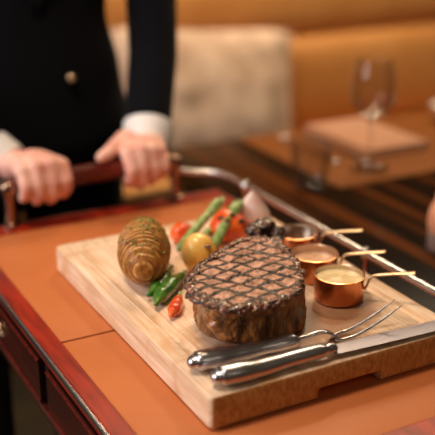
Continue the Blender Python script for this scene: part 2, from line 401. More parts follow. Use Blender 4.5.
# ------------------------------------------------------------------ dining table
tb = thing('dining_table', 'dark striped wood dining table in front of the sofa', 'table', (1.4, 1.1, 0))
obj('tabletop', box(BM(), 0.74, 2.5, 0.35, 1.66, TZ - 0.035, TZ, 0.003, 2), M['table'], tb)
for x in (0.80, 2.38):
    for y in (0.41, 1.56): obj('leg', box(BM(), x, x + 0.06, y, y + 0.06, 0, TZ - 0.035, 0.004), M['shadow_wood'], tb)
tag(obj('placemat', box(BM(), 0.935, 1.60, 1.285, 1.645, TZ, TZ + 0.003, 0.0012, 2), M['mat_leather']), 'brown leather placemat on the dark dining table', 'placemat')
MZ = TZ + 0.003
bm = BM()
for k in range(3):
    o_ = 0.002 * k
    box(bm, 1.085 + o_, 1.235 - o_, 1.40 + o_, 1.632 - o_, MZ + 0.005 * k, MZ + 0.005 * (k + 1), 0.002, 3)
tag(obj('folded_napkin', bm, M['napkin']), 'blush folded napkin on the brown placemat', 'napkin')

def wineglass(loc, label):
    t = thing('wine_glass', label, 'glass', loc)
    H = 0.203
    outer = [(0.0365, 0), (0.036, 0.0015), (0.012, 0.004), (0.0042, 0.012), (0.0036, 0.05), (0.004, 0.088), (0.009, 0.096), (0.027, 0.106), (0.039, 0.125), (0.0415, 0.143), (0.0395, 0.17), (0.0345, H)]
    def sm(pr, n=6):
        return [(max(p.x, 0.0002), p.y) for p in spline([(a, b, 0) for a, b in pr], n)]
    bm = BM(); lathe(bm, sm(outer[:6]) + [(0.0045, 0.09), (0.0, 0.0905)], caps=(True, False)); 
    obj('stem', bm, M['glass'], t, local=True)
    o2 = sm([(0.0045, 0.0905)] + outer[6:]); i2 = [(max(r - 0.0012, 0.0003), z + (0.002 if k == 0 else 0)) for k, (r, z) in enumerate(o2)]
    bm = BM(); lathe(bm, [(0.0002, 0.0905)] + o2 + i2[::-1] + [(0.0002, 0.0935)])
    obj('bowl', bm, M['glass'], t, local=True)
    return t
wineglass((1.045, 1.350, MZ), 'tall stemmed wine glass at the front of the placemat')
t = thing('tumbler', 'low clear water tumbler beside the left edge of the placemat', 'glass', (0.885, 1.305, TZ))
bm = BM(); o2 = [(0.0002, 0), (0.026, 0), (0.029, 0.003), (0.033, 0.03), (0.0365, 0.08)]
i2 = [(0.035, 0.08), (0.0316, 0.032), (0.026, 0.012), (0.0002, 0.011)]
lathe(bm, o2 + i2); obj('glass_wall', bm, M['glass'], t, local=True, angle=50)
bm = BM(); lathe(bm, [(0.0362, 0.0795), (0.0366, 0.0808), (0.0357, 0.0814), (0.0348, 0.0806), (0.0352, 0.0795)]); obj('rim', bm, M['glass'], t, local=True)

def cutlery(name, x, y0, y1, label, rz=0.0):
    t = thing(name, label, name.split('_')[-1], (x, (y0 + y1) / 2, MZ), rz); L = (y1 - y0) / 2
    bm = BM(); sweep(bm, spline([(0, -L, .004), (0, -L + .05, .005), (0, -.005, .004)], 6), lerp_secs([(.008, .0035), (.0065, .004), (.004, .003)], 6)); obj('handle', bm, M['steel'], t, local=True)
    bm = BM()
    if 'knife' in name: sweep(bm, spline([(0, -.006, .003), (.002, .03, .0025), (0, L * .6, .002), (-.004, L, .002)], 6), lerp_secs([(.004, .002), (.009, .001), (.009, .001), (.001, .0008)], 6)); obj('blade', bm, M['blade'], t, local=True)
    else:
        sweep(bm, spline([(0, -.006, .004), (0, .03, .003), (0, .05, .002)], 6), lerp_secs([(.003, .002), (.006, .001), (.011, .001)], 6)); obj('head', bm, M['steel'], t, local=True)
        for q in range(4):
            bm = BM(); sweep(bm, spline([(-.009 + .006 * q, .05, .002), (-.009 + .006 * q, .08, .003), (-.009 + .006 * q, L, .008)], 4), (.0014, .0009)); obj('tine', bm, M['steel'], t, local=True)
    return t
cutlery('table_knife', 1.062, 1.375, 1.61, 'steel table knife beside the folded napkin on the placemat')
cutlery('table_fork', 1.012, 1.40, 1.60, 'steel table fork at the left edge of the placemat')

t = thing('china_bowl', 'small white china bowl at the far end of the dining table', 'bowl', (1.425, 1.545, MZ))
bm = BM(); pr = [(0.0002, 0), (0.024, 0), (0.026, 0.006), (0.045, 0.018), (0.056, 0.036), (0.0535, 0.037), (0.042, 0.022), (0.02, 0.011), (0.0002, 0.010)]
lathe(bm, pr); obj('bowl_body', bm, M['white'], t, local=True, angle=60)
bm = BM(); lathe(bm, [(0.0535, 0.0365), (0.056, 0.0355), (0.0572, 0.0375), (0.0555, 0.0390)]); obj('rim', bm, M['white'], t, local=True)
t = thing('bud_vase', 'blush ceramic bottle at the right edge of the photo on the dining table', 'vase', (0.906, 0.982, TZ))
bm = BM(); lathe(bm, [(r, z) for r, z in [(0.0002, 0), (0.022, 0), (0.025, 0.004), (0.0245, 0.03)]]); obj('foot', bm, M['vase_grey'], t, local=True)
bm = BM(); lathe(bm, [(p.x, p.y) for p in spline([(0.0245, 0.030, 0), (0.0265, 0.042, 0), (0.025, 0.06, 0), (0.018, 0.078, 0), (0.015, 0.095, 0), (0.016, 0.102, 0), (0.013, 0.103, 0), (0.011, 0.09, 0)], 6)]); obj('vase_body', bm, M['vase'], t, local=True)

# ------------------------------------------------------------------ serving trolley
TT = 0.80
X0, X1, Y0, Y1 = 0.257, 0.668, 0.535, 1.242
tr = thing('serving_trolley', 'mahogany serving trolley with orange leather top and steel rail', 'trolley', (0.46, 0.89, 0))
for y0, y1 in ((0.571, 0.8705), (0.8738, 1.207)):
    obj('leather_panel', box(BM(), 0.281, 0.645, y0, y1, TT - 0.006, TT, 0.0012, 2), M['leather'], tr, smooth=True, angle=40)
def frame(x0, x1, y0, y1, ix0, ix1, iy0, iy1, z0, z1, bev=0.002):
    bm = BM()
    def r(a, b, c, d, z): return [Vector(p) for p in ((a, c, z), (b, c, z), (b, d, z), (a, d, z))]
    rings = [r(ix0, ix1, iy0, iy1, z0), r(ix0, ix1, iy0, iy1, z1 - 0.0005), r(ix0 - .0005, ix1 + .0005, iy0 - .0005, iy1 + .0005, z1),
             r(x0 + bev, x1 - bev, y0 + bev, y1 - bev, z1), r(x0, x1, y0, y1, z1 - bev), r(x0, x1, y0, y1, z0), r(ix0, ix1, iy0, iy1, z0)]
    bridge(bm, rings, caps=(False, False)); bmesh.ops.remove_doubles(bm, verts=bm.verts, dist=1e-5)
    return bm
obj('top_frame', frame(X0 + .002, X1, Y0, Y1, 0.2808, 0.6452, 0.5705, 1.2075, TT - 0.014, TT + 0.0006), M['mahogany'], tr, smooth=False)
obj('substrate', box(BM(), X0 + 0.01, X1 - 0.01, Y0 + 0.01, Y1 - 0.01, TT - 0.0235, TT - 0.0145), M['shadow_wood'], tr, smooth=False)
obj('edge_strip', frame(X0 - .0005, X1 + .0005, Y0 - .0005, Y1 + .0005, X0 + .0022, X1 - .0002, Y0 + .0002, Y1 - .0002, TT - 0.006, TT + 0.0012, 0.001), M['rail'], tr, smooth=False)
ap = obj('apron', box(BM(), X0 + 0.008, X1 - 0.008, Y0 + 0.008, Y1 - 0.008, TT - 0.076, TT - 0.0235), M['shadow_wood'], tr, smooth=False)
for z0_, h_ in ((TT - 0.082, 0.006),):
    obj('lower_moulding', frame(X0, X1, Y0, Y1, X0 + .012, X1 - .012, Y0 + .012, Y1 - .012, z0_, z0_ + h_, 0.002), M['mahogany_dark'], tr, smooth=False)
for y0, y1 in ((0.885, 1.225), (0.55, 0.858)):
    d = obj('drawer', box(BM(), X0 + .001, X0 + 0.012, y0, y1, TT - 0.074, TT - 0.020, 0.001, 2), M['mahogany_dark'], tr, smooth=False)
    bm = BM(); box(bm, X0 - .0005, X0 + .002, y0, y1, TT - 0.0245, TT - 0.0215, .0004, 1); box(bm, X0 - .0005, X0 + .002, y0, y1, TT - 0.0725, TT - 0.0705, .0004, 1)
    obj('drawer_moulding', bm, M['handle_wood'], d, smooth=False)
    ym = 1.022 if y0 > .8 else .70
    bm = BM()
    for a in range(4):
        dx = math.cos(a * PI / 4) * .009; dz = math.sin(a * PI / 4) * .009
        sweep(bm, [(X0 - .0008, ym - dx, TT - .047 - dz), (X0 - .0016, ym, TT - .047), (X0 - .0008, ym + dx, TT - .047 + dz)], [(.0005, .0005), (.0018, .0018), (.0005, .0005)], up=(1, 0, 0), seg=8)
    obj('star_knob', bm, M['brass'], d)
for x in (X0 + 0.01, X1 - 0.05):
    for y in (Y0 + 0.01, Y1 - 0.05):
        l = obj('leg', box(BM(), x, x + .04, y, y + .04, 0.09, TT - 0.082, .003), M['shadow_wood'], tr)
        bm = BM(); lathe(bm, [(0.0002, -.012), (.034, -.012), (.038, -.008), (.038, .008), (.034, .012), (.0002, .012)], (x + .02, y + .02, 0.038), mtx=Matrix.Rotation(PI / 2, 3, 'Y')); box(bm, x + .012, x + .028, y + .012, y + .028, .045, .092)
        obj('caster', bm, M['black'], l, angle=40)
obj('lower_shelf', box(BM(), X0 + 0.012, X1 - 0.012, Y0 + 0.012, Y1 - 0.012, 0.20, 0.22, .003), M['shadow_wood'], tr, smooth=False)
# push handle
HY, HZ = 1.235, 0.86
bm = BM(); sweep(bm, [(0.347, HY, HZ), (0.40, HY, HZ), (0.46, HY, HZ), (0.52, HY, HZ), (0.583, HY, HZ)], [(.0115, .0115), (.0135, .0135), (.014, .014), (.0135, .0135), (.0115, .0115)], seg=24)
hb = obj('push_handle', bm, M['handle_wood'], tr)
for x in (0.337, 0.592):
    bm = BM(); lathe(bm, [(.0002, 0), (.013, 0), (.013, .004), (.008, .007), (.0068, .03), (.009, .045), (.0115, .050), (.0125, .058), (.0105, .063), (.006, .0665), (.0002, .068)], (x, HY, TT + 0.0006), seg=24)
    sweep(bm, [(x + (.01 if x < .4 else -.01), HY, HZ), (x + (.022 if x < .4 else -.022), HY, HZ)], 0.0125, roundcap=False)
    obj('handle_post', bm, M['post'], tr, angle=50)
# guard rail round the right side, returning at both ends
RZ, RX = 0.838, 0.658
def rail(pts):
    bm = BM(); sweep(bm, pts, 0.0046, seg=16); return bm
pts = [(0.592, HY - .004, RZ + .006)] + [(0.612, HY - .004, RZ + .003)]
for k in range(9):
    a = PI / 2 - PI / 2 * k / 8; pts.append((RX - .042 + .042 * math.cos(a), HY - .054 + .050 * math.sin(a), RZ))
pts += [(RX, y, RZ) for y in (1.1, 1.0, .85, .7, .6)]
obj('guard_rail', rail(spline(pts, 4)), M['rail'], tr)
for y in (1.135, 0.845, 0.59):
    bm = BM(); lathe(bm, [(.0002, 0), (.008, 0), (.008, .003), (.0035, .006), (.003, .028), (.0062, .032), (.0075, .0375), (.0062, .043), (.003, .046), (.0002, .0468)], (RX, y, TT + .0006), seg=20)
    obj('rail_post', bm, M['steel'], tr)

# ------------------------------------------------------------------ carving board
BX0, BX1, BY0, BY1, BZ = 0.340, 0.630, 0.645, 1.056, 0.835
def rrect(x0, x1, y0, y1, r, z, n=6):
    out = []
    for cx, cy, a0 in ((x1 - r, y1 - r, 0), (x0 + r, y1 - r, 90), (x0 + r, y0 + r, 180), (x1 - r, y0 + r, 270)):
        for k in range(n + 1):
            a = R(a0 + 90 * k / n); out.append(Vector((cx + r * math.cos(a), cy + r * math.sin(a), z)))
    return out
bm = BM(); rings = []
for ins, z in ((0.003, TT + .0006), (0, TT + .004), (0, BZ - .004), (.0012, BZ - .0012), (.004, BZ), (.019, BZ), (.0205, BZ - .0012), (.0235, BZ - .0025), (.0275, BZ - .0025), (.0305, BZ - .0012), (.032, BZ)):
    rings.append(rrect(BX0 + ins, BX1 - ins, BY0 + ins, BY1 - ins, max(.006 - ins * .5, .002) if ins < .01 else .008, z))
bridge(bm, rings); bm.normal_update()
for f in bm.faces:
    if abs(f.normal.y) > .8: f.material_index = 1
board = obj('carving_board', bm, [M['board'], M['shaded_end_grain']], angle=35)
# finger recess under the near edge
cut = BM(); box(cut, 0.455, 0.53, BY0 - .02, BY0 + .022, TT - .01, TT + .0135, .004, 3)
box(cut, 0.455, 0.53, BY1 - .022, BY1 + .02, TT - .01, TT + .0135, .004, 3)
me = bpy.data.meshes.new('cut'); cut.to_mesh(me); cut.free(); co = bpy.data.objects.new('cut', me); C.objects.link(co)
bo = board.modifiers.new('b', 'BOOLEAN'); bo.object = co; bo.operation = 'DIFFERENCE'; bo.solver = 'EXACT'
dg = bpy.context.evaluated_depsgraph_get(); nm = bpy.data.meshes.new_from_object(board.evaluated_get(dg)); board.modifiers.clear(); board.data = nm
bpy.data.objects.remove(co); bpy.data.meshes.remove(me)
tag(board, 'thick pale wooden carving board with a juice groove on the trolley', 'board')

# ------------------------------------------------------------------ steak
sc_ = Vector((0.452, 0.778, BZ + .0004))
st = thing('grilled_steak', 'thick bone-in steak with crosshatch grill marks on the board', 'steak', sc_)
top = [(.388, .783), (.374, .750), (.377, .720), (.395, .698), (.425, .692), (.462, .699), (.490, .728), (.508, .762), (.516, .797), (.520, .830), (.505, .850), (.478, .848), (.440, .826), (.410, .805)]
bot = [(.398, .790), (.392, .770), (.390, .755), (.396, .736), (.412, .719), (.440, .7095), (.476, .711), (.502, .740), (.514, .772), (.514, .815), (.500, .842), (.478, .843), (.442, .828), (.416, .808)]
def loop(pts, n=14):
    P = [Vector((x, y, 0)) for x, y in pts]; m = len(P); out = []
    for i in range(m):
        a, b, c, d = P[i - 1], P[i], P[(i + 1) % m], P[(i + 2) % m]
        for k in range(n):
            t = k / n; out.append(0.5 * ((2 * b) + (c - a) * t + (2 * a - 5 * b + 4 * c - d) * t * t + (3 * b - a - 3 * c + d) * t ** 3))
    return out
TL, BL = loop(top), loop(bot); cx_, cy_ = 0.455, 0.778; Hs = 0.0535
bm = BM(); rings = []; kinds = []
def nz3(p, f, s=0): return noise.fractal(Vector((p[0] * f + s, p[1] * f, p[2] * f)), 1.0, 2.0, 4)
for q, sh in ((0.0, .93), (.03, .985), (.10, 1.0), (.2, 1.0), (.3, .995), (.4, .985), (.5, .98), (.6, .985), (.7, .995), (.8, 1.005), (.88, 1.005), (.94, .995), (.98, .975)):
    ring = []
    for a, b in zip(BL, TL):
        p = a.lerp(b, q ** 1.6); p = Vector((cx_ + (p.x - cx_) * sh, cy_ + (p.y - cy_) * sh, Hs * q))
        d = (Vector((p.x - cx_, p.y - cy_, 0))).normalized()
        p += d * (.0022 * nz3(p, 70) + .0016 * nz3(p, 190, 5)) * (1 if q > .05 else .3); ring.append(p + Vector((0, 0, BZ + .0004)))
    rings.append(ring); kinds.append(1)
for k in range(1, 27):
    s = .955 * (1 - k / 27) ; ring = []
    for b in TL:
        p = Vector((cx_ + (b.x - cx_) * s, cy_ + (b.y - cy_) * s, 0))
        z = Hs * (1.0 + .0) + .0022 * (1 - s) + .0022 * nz3(p, 55, 9) + .0011 * nz3(p, 230, 3) - .0005
        # pressed in char bars
        for ang, off, per_ in ((GRILL_A, .1, GRILL_PA), (GRILL_B, .3, GRILL_PB)):
            v = (-math.sin(ang) * (p.x - sc_.x) + math.cos(ang) * (p.y - sc_.y)) / per_ + off + .35 * .5
            f = abs((v % 1) - .5)
            z -= .0012 * max(0, 1 - f / .16)
        p.z = z + BZ; ring.append(p)
    rings.append(ring); kinds.append(0)
vs = bridge(bm, rings)
bm.faces.ensure_lookup_table(); nr = len(BL)
for i, f in enumerate(bm.faces):
    f.material_index = 1 if (i // nr) < 11 else 0
obj('meat', bm, [M['steak_top'], M['steak_side']], st)
# blistered crust rim along the top edge
bm = BM(); rc = random.Random(3)
for i in range(0, len(TL)):
    b = TL[i]; back = b.y > .80 or b.x < .395
    for rep_ in range(3 if back else 2):
        s = rc.uniform(.90, 1.0); r = rc.uniform(.0012, .0036) * (1.1 if back else .8)
        blob(bm, (cx_ + (b.x - cx_) * s, cy_ + (b.y - cy_) * s, BZ + Hs - .0015 - rc.uniform(0, .007) * max(0, s - .93) * 12), (r * rc.uniform(1, 2), r * rc.uniform(1, 1.6), r * .8), sub=2, amp=.0012, freq=220, seed=i)
bm = remesh(bm, .0009, 1)
cr = obj('crust', bm, M['crust'], st); tag(cr, 'dark glistening crust', None)
# fat strip on the near left corner of the side
bm = BM(); sweep(bm, spline([(.388, .742, BZ + .030), (.393, .736, BZ + .020), (.400, .728, BZ + .010), (.414, .7205, BZ + .0062)], 6), lerp_secs([(.002, .004), (.0042, .0075), (.0042, .007), (.002, .003)], 6), up=(0, 0, 1)); 
for v in bm.verts: v.co += Vector((nz3(v.co, 120), nz3(v.co, 120, 4), nz3(v.co, 120, 8))) * .0018
tag(obj('fat_edge', bm, M['fat'], st), 'golden seared fat', None)
# charred bone knob at the back right
bm = BM()
for c_, r_ in (((.527, .868, BZ + .053), (.015, .012, .011)), ((.539, .860, BZ + .045), (.012, .010, .010)), ((.513, .866, BZ + .052), (.010, .009, .008)), ((.531, .850, BZ + .041), (.008, .010, .009))):
    blob(bm, c_, r_, sub=4, amp=.004, freq=90, seed=c_[0] * 50)
bm = remesh(bm, .0012, 2); tag(obj('bone_end', bm, M['char'], st), 'charred black bone end', None)
bm = BM(); sweep(bm, spline([(.515, .860, BZ + .035), (.522, .853, BZ + .018), (.518, .847, BZ + .009)], 6), lerp_secs([(.012, .010), (.010, .010), (.008, .008)], 6)); obj('rib_bone', bm, M['char'], st)

# ------------------------------------------------------------------ hasselback potato
pc = Vector((0.397, 0.912, BZ)); ax = Vector((-.42, -.905, -.06)).normalized()
po = thing('hasselback_potato', 'golden sliced hasselback potato with herbs at the left of the board', 'potato', pc)
A_, Rw, Rh = .054, .0300, .0325; cen = pc + Vector((0, 0, Rh + .0005)); side = ax.cross(Vector((0, 0, 1))).normalized(); upv = side.cross(ax).normalized()
if upv.z < 0: upv = -upv
bm = BM(); rings = []; NS = 18; per = 6; tot = NS * per
for i in range(tot + 1):
    s = -1 + 2 * i / tot; s = max(-.995, min(.995, s)); r = (1 - abs(s) ** 2.1) ** .5
    ph = (i % per) / per; sl = i // per; ring = []
    jit = random.Random(sl).uniform(-.0012, .0012)
    for k in range(56):
        a = 2 * PI * k / 56; ca, sa = math.cos(a), math.sin(a)
        cutf = min(1, max(0, (sa + .75) / .5)); rr = r
        g = (.14, .13, .02, 0, 0, .02)[i % per] * cutf
        g2 = 1 - g * (1 if abs(s) < .97 else .3)
        p = cen + ax * (A_ * s + .0006 * nz3((s * 9, a, 0), 1)) + side * (ca * Rw * rr * g2 + jit * cutf) + upv * (sa * Rh * rr * g2 + (jit * .8) * cutf)
        p.z = max(p.z, BZ + .0004); ring.append(p)
    rings.append(ring)
bridge(bm, rings)
for f in bm.faces: f.material_index = 0
bm.faces.ensure_lookup_table()
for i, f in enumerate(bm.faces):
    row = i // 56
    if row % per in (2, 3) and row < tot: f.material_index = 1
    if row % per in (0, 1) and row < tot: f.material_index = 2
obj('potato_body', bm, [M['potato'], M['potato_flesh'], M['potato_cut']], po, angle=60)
bm = BM()
for k in range(150):
    s = random.uniform(-.75, .9); a = random.gauss(PI / 2 + .1, .55); r = (1 - abs(s) ** 2.3) ** .5 * 1.01
    p = cen + ax * A_ * s + side * math.cos(a) * Rw * r + upv * math.sin(a) * Rh * r
    rr = random.uniform(.0005, .0013)
    blob(bm, p, (rr * 1.6, rr, rr * .8), sub=1, rot=Matrix.Rotation(random.uniform(0, 3), 3, 'Z'))
h = obj('herb_flecks', bm, M['herb'], po); h['kind'] = 'stuff'; h['label'] = 'chopped green herbs'

# ------------------------------------------------------------------ other vegetables
def pod(name, p0, p1, r, m, label, cat, bend=.004, stem=None, group=None, taper=.35):
    p0, p1 = Vector(p0), Vector(p1); t = thing(name, label, cat, (p0 + p1) / 2 - Vector((0, 0, r)), 0, group)
    d = p1 - p0; sd = d.cross(Vector((0, 0, 1))).normalized()
    bm = BM(); pts = spline([p0, p0.lerp(p1, .3) + sd * bend, p0.lerp(p1, .7) + sd * bend, p1], 6)
    secs = lerp_secs([(r * taper, r * taper), (r, r), (r * .95, r * .95), (r * .6, r * .6)], 6)
    sweep(bm, pts, secs, seg=18)
    for v in bm.verts: v.co += Vector((nz3(v.co, 90), nz3(v.co, 90, 3), nz3(v.co, 90, 7))) * r * .10
    obj('pod', bm, m, t)
    if stem:
        bm = BM(); sweep(bm, spline([p1, p1 + d.normalized() * stem * .5 + Vector((0, 0, .001)), p1 + d.normalized() * stem + Vector((0, 0, .003))], 4), lerp_secs([(r * .55, r * .55), (r * .25, r * .25), (r * .28, r * .28)], 4), seg=10)
        obj('stem', bm, M['bean'], t)
    return t
pod('green_chilli', (.376, .853, BZ + .0075), (.420, .895, BZ + .0090), .0082, M['green'], 'glossy green chilli lying against the potato', 'chilli', .002, .008)
pod('green_chilli', (.373, .828, BZ + .0078), (.426, .876, BZ + .0092), .0088, M['green'], 'green chilli with charred flecks beside the red chilli', 'chilli', -.003, .008)
pod('red_chilli', (.376, .800, BZ + .006), (.400, .830, BZ + .0078), .0070, M['red'], 'small red chilli against the left side of the steak', 'chilli', .001, .006)
t = thing('yellow_tomato', 'round yellow tomato between the potato and the steak', 'tomato', (.459, .898, BZ))
bm = BM(); blob(bm, (.459, .898, BZ + .0235), (.0205, .0205, .024), sub=4, amp=.0015, freq=30); obj('flesh', bm, M['yellow'], t)
bm = BM(); blob(bm, (.462, .881, BZ + .037), (.004, .003, .002), sub=2, amp=.001, freq=200); tag(obj('char_spot', bm, M['crust'], t), 'browned blister', None)
t = thing('red_tomato', 'roasted red tomato under the bean tips behind the steak', 'tomato', (.535, .962, BZ))
bm = BM(); blob(bm, (.535, .962, BZ + .021), (.026, .024, .0205), sub=4, amp=.004, freq=40, seed=3); obj('flesh', bm, M['tomato'], t)
bm = BM()
for c_ in ((.522, .945, BZ + .036), (.540, .941, BZ + .034), (.533, .952, BZ + .0395), (.519, .955, BZ + .0372)): blob(bm, c_, (.0045, .003, .003), sub=3, amp=.002, freq=200)
tag(obj('char_spots', bm, M['crust'], t), 'blackened blisters', None)
t = thing('cherry_tomato', 'small red cherry tomato behind the yellow tomato', 'tomato', (.482, .985, BZ))
bm = BM(); blob(bm, (.482, .985, BZ + .0135), (.015, .014, .0135), sub=4, amp=.002, freq=50, seed=5); obj('flesh', bm, M['tomato'], t)
bm = BM(); blob(bm, (.482, .984, BZ + .027), (.003, .003, .0012), sub=2); obj('stem_scar', bm, M['green'], t)
for i, (p0, p1, lab) in enumerate((((.498, .878, BZ + .010), (.487, .900, BZ + .012), 'orange carrot baton nearest the steak behind the yellow tomato'), ((.512, .893, BZ + .008), (.502, .918, BZ + .010), 'orange carrot baton beside the bean base'))):
    bm = BM(); sweep(bm, spline([p0, Vector(p0).lerp(Vector(p1), .5), p1], 5), (.0065, .006), seg=14, power=3); tag(obj('carrot_baton', bm, M['carrot']), lab, 'carrot', 'carrot batons behind the steak')
def spear(p0, p1, r, label, tip=True):
    p0, p1 = Vector(p0), Vector(p1); d = p1 - p0
    t = thing('asparagus_spear', label, 'asparagus', p0 - Vector((0, 0, r)), 0, 'asparagus spears')
    bm = BM(); sweep(bm, spline([p0, p0.lerp(p1, .35) + Vector((0, 0, .002)), p0.lerp(p1, .72)], 6), lerp_secs([(r, r), (r * .95, r * .95), (r * .85, r * .85)], 6), seg=14); obj('stalk', bm, M['bean'], t)
    bm = BM(); q = p0.lerp(p1, .68); sweep(bm, spline([q, p0.lerp(p1, .84), p1], 6), lerp_secs([(r * .85, r * .85), (r * 1.15, r * 1.15), (r * .4, r * .4)], 6), seg=14)
    e = d.normalized(); s1 = e.orthogonal().normalized(); s2 = e.cross(s1)
    for k in range(16):
        a = k * 2.4; f = .70 + .27 * k / 16; rr = r * (1.05 - .5 * abs(f - .8) * 2)
        c_ = p0.lerp(p1, f) + (s1 * math.cos(a) + s2 * math.sin(a)) * rr * .8
        sweep(bm, [c_ - e * r * .4, c_ + e * r * .2, c_ + e * r * .9], [(r * .25, r * .2), (r * .38, r * .3), (r * .08, r * .08)], seg=8)
    obj('tip', bm, M['bean'], t)
spear((.463, .952, BZ + .010), (.552, 1.012, BZ + .040), .0062, 'leftmost green asparagus spear leaning over the cherry tomato')
spear((.492, .925, BZ + .014), (.556, .975, BZ + .046), .0066, 'thick green asparagus spear across the front of the red tomato')
spear((.486, .950, BZ + .010), (.536, .985, BZ + .026), .0050, 'short asparagus spear lowest between the two longer ones')
# onion petal: a thick curved shell standing on its root end
bm = BM(); n = 18; base = Vector((.575, .965, BZ + .0008))
outr, inn = [], []
fwd = Vector((-.60, -.80, 0)); sdv = Vector((.80, -.60, 0))
for i in range(n + 1):
    v = i / n; w = .0200 * math.sin(PI * min(1, (v * .80 + .20)) ) ** .9 + .0008
    a_, b_ = [], []
    for j in range(n + 1):
        u = j / n * 2 - 1; ang = u * 1.15
        lean = -.004 - .008 * math.sin(v * PI)
        c_ = base + Vector((0, 0, .062 * v)) + fwd * (.002 + lean + .010 * v) + Vector((-.006 * v, 0, 0))
        a_.append(c_ + sdv * w * math.sin(ang) / math.sin(1.15) + fwd * (w * .75 * math.cos(ang)))
        b_.append(c_ + sdv * w * .86 * math.sin(ang) / math.sin(1.15) + fwd * (w * .75 * math.cos(ang) - .0032))
    outr.append(a_); inn.append(b_[::-1])
bridge(bm, [a + b for a, b in zip(outr, inn)])
tag(obj('onion_petal', bm, M['onion']), 'pale pink onion petal standing between tomato and steak bone', 'onion')

# ------------------------------------------------------------------ copper sauce pots
def pot(c, r, h, label, sm_, slabel, level):
    t = thing('sauce_pot', label, 'pot', (c[0], c[1], BZ + .0004), math.atan2(-.052, .056), 'copper sauce pots on the board')
    bm = BM(); pr = [(.0002, 0), (r - .003, 0), (r - .0008, .001), (r, .0035), (r, h - .001), (r + .0009, h - .0003), (r + .0009, h + .0003), (r - .0005, h + .0006)]
    lathe(bm, pr, seg=64); obj('body', bm, M['copper'], t, local=True, angle=50)
    bm = BM(); lathe(bm, [(r - .0005, h + .0006), (r - .0014, h), (r - .0014, .004), (r - .003, .002), (.0002, .002)], seg=64); obj('lining', bm, M['tin'], t, local=True, angle=50)
    bm = BM(); sweep(bm, spline([(r + .0006, 0, h - .013), (r + .003, 0, h - .010), (r + .0055, 0, h - .003), (r + .010, 0, h + .002), (r + .030, 0, h + .0065), (r + .052, 0, h + .010)], 7),
                     lerp_secs([(.005, .0009), (.0045, .0013), (.0030, .0016), (.0026, .0016), (.0030, .0013), (.0042, .0011)], 7), seg=16, power=2.6)
    hd = obj('handle', bm, M['brass'], t, local=True)
    bm = BM()
    for y in (-.0028, .0028): blob(bm, (r + .0018, y, h - .0125), (.0012, .0014, .0014), sub=2)
    obj('rivet', bm, M['brass'], hd, local=True)
    bm = BM(); lv = h - level; rr = r - .0016
    lathe(bm, [(.0002, .0022), (rr, .0042), (rr, lv - .0004), (rr - .001, lv), (rr * .7, lv - .0008), (rr * .4, lv - .0003), (.0002, lv)], (c[0], c[1], BZ + .0006), seg=48)
    for v in bm.verts:
        if v.co.z > BZ + lv - .002 and (v.co.xy - Vector(c[:2])).length < rr * .8: v.co.z += .0006 * nz3(v.co, 160)
    tag(obj('sauce', bm, sm_), slabel, 'sauce')
pot((.559, .762), .0268, .0285, 'nearest copper sauce pot holding cream coloured sauce', M['cream'], 'cream coloured sauce in the nearest copper pot', .004)
pot((.568, .824), .0268, .0285, 'middle copper sauce pot holding peach coloured sauce', M['pink_sauce'], 'peach coloured sauce in the middle copper pot', .0075)
pot((.586, .889), .0255, .0285, 'farthest copper sauce pot beside the charred bone, holding dark gravy', M['gravy'], 'dark glossy gravy in the farthest copper pot', .008)

# ------------------------------------------------------------------ knife and fork on the board
kn = thing('steak_knife', 'steel steak knife lying along the near edge of the board', 'knife', (.48, .664, BZ))
def K(x): return .6600 - (x - .36) * .022
bm = BM(); zs = BZ + .0095
pts = [(.3555, K(.3555), zs + .0006), (.361, K(.361), zs + .0006), (.378, K(.378), zs), (.40, K(.40), zs - .001), (.43, K(.43), zs), (.460, K(.460), zs + .0003), (.474, K(.474), zs)]
sec = [(.0078, .0066), (.0108, .0090), (.0114, .0094), (.0098, .0082), (.0082, .0070), (.0080, .0068), (.0056, .0048)]
sweep(bm, spline(pts, 6), lerp_secs(sec, 6), seg=22, power=2.3); obj('handle', bm, M['flatware'], kn)
bm = BM(); sweep(bm, [(.472, K(.472), zs), (.478, K(.478), zs)], [(.0058, .0052), (.0058, .0052)], seg=20); obj('bolster', bm, M['flatware'], kn)
bm = BM(); rings = []
for i in range(41):
    f = i / 40; x = .477 + .150 * f
    w = .0075 if f < .03 else .0082 + .0008 * math.sin(f * 3)
    if f > .80: w *= max(.06, (1 - ((f - .80) / .2) ** 2.2) ** .6) if f < 1 else .03
    y = K(x) + (.0012 if f < .8 else .0012 + (.0100 - w) * .8); zc = BZ + .0062 - .0034 * f
    tl = R(-1); cw, sw = math.cos(tl), math.sin(tl)
    def pp(u, th): return Vector((x, y + u * cw - th * sw, zc + u * sw + th * cw))
    rings.append([pp(-w, 0), pp(-w * .3, .0006), pp(w * .75, .0011), pp(w, .0011), pp(w, -.0011), pp(w * .75, -.0011), pp(-w * .3, -.0006)])
bridge(bm, rings); obj('blade', bm, M['blade'], kn, angle=25)

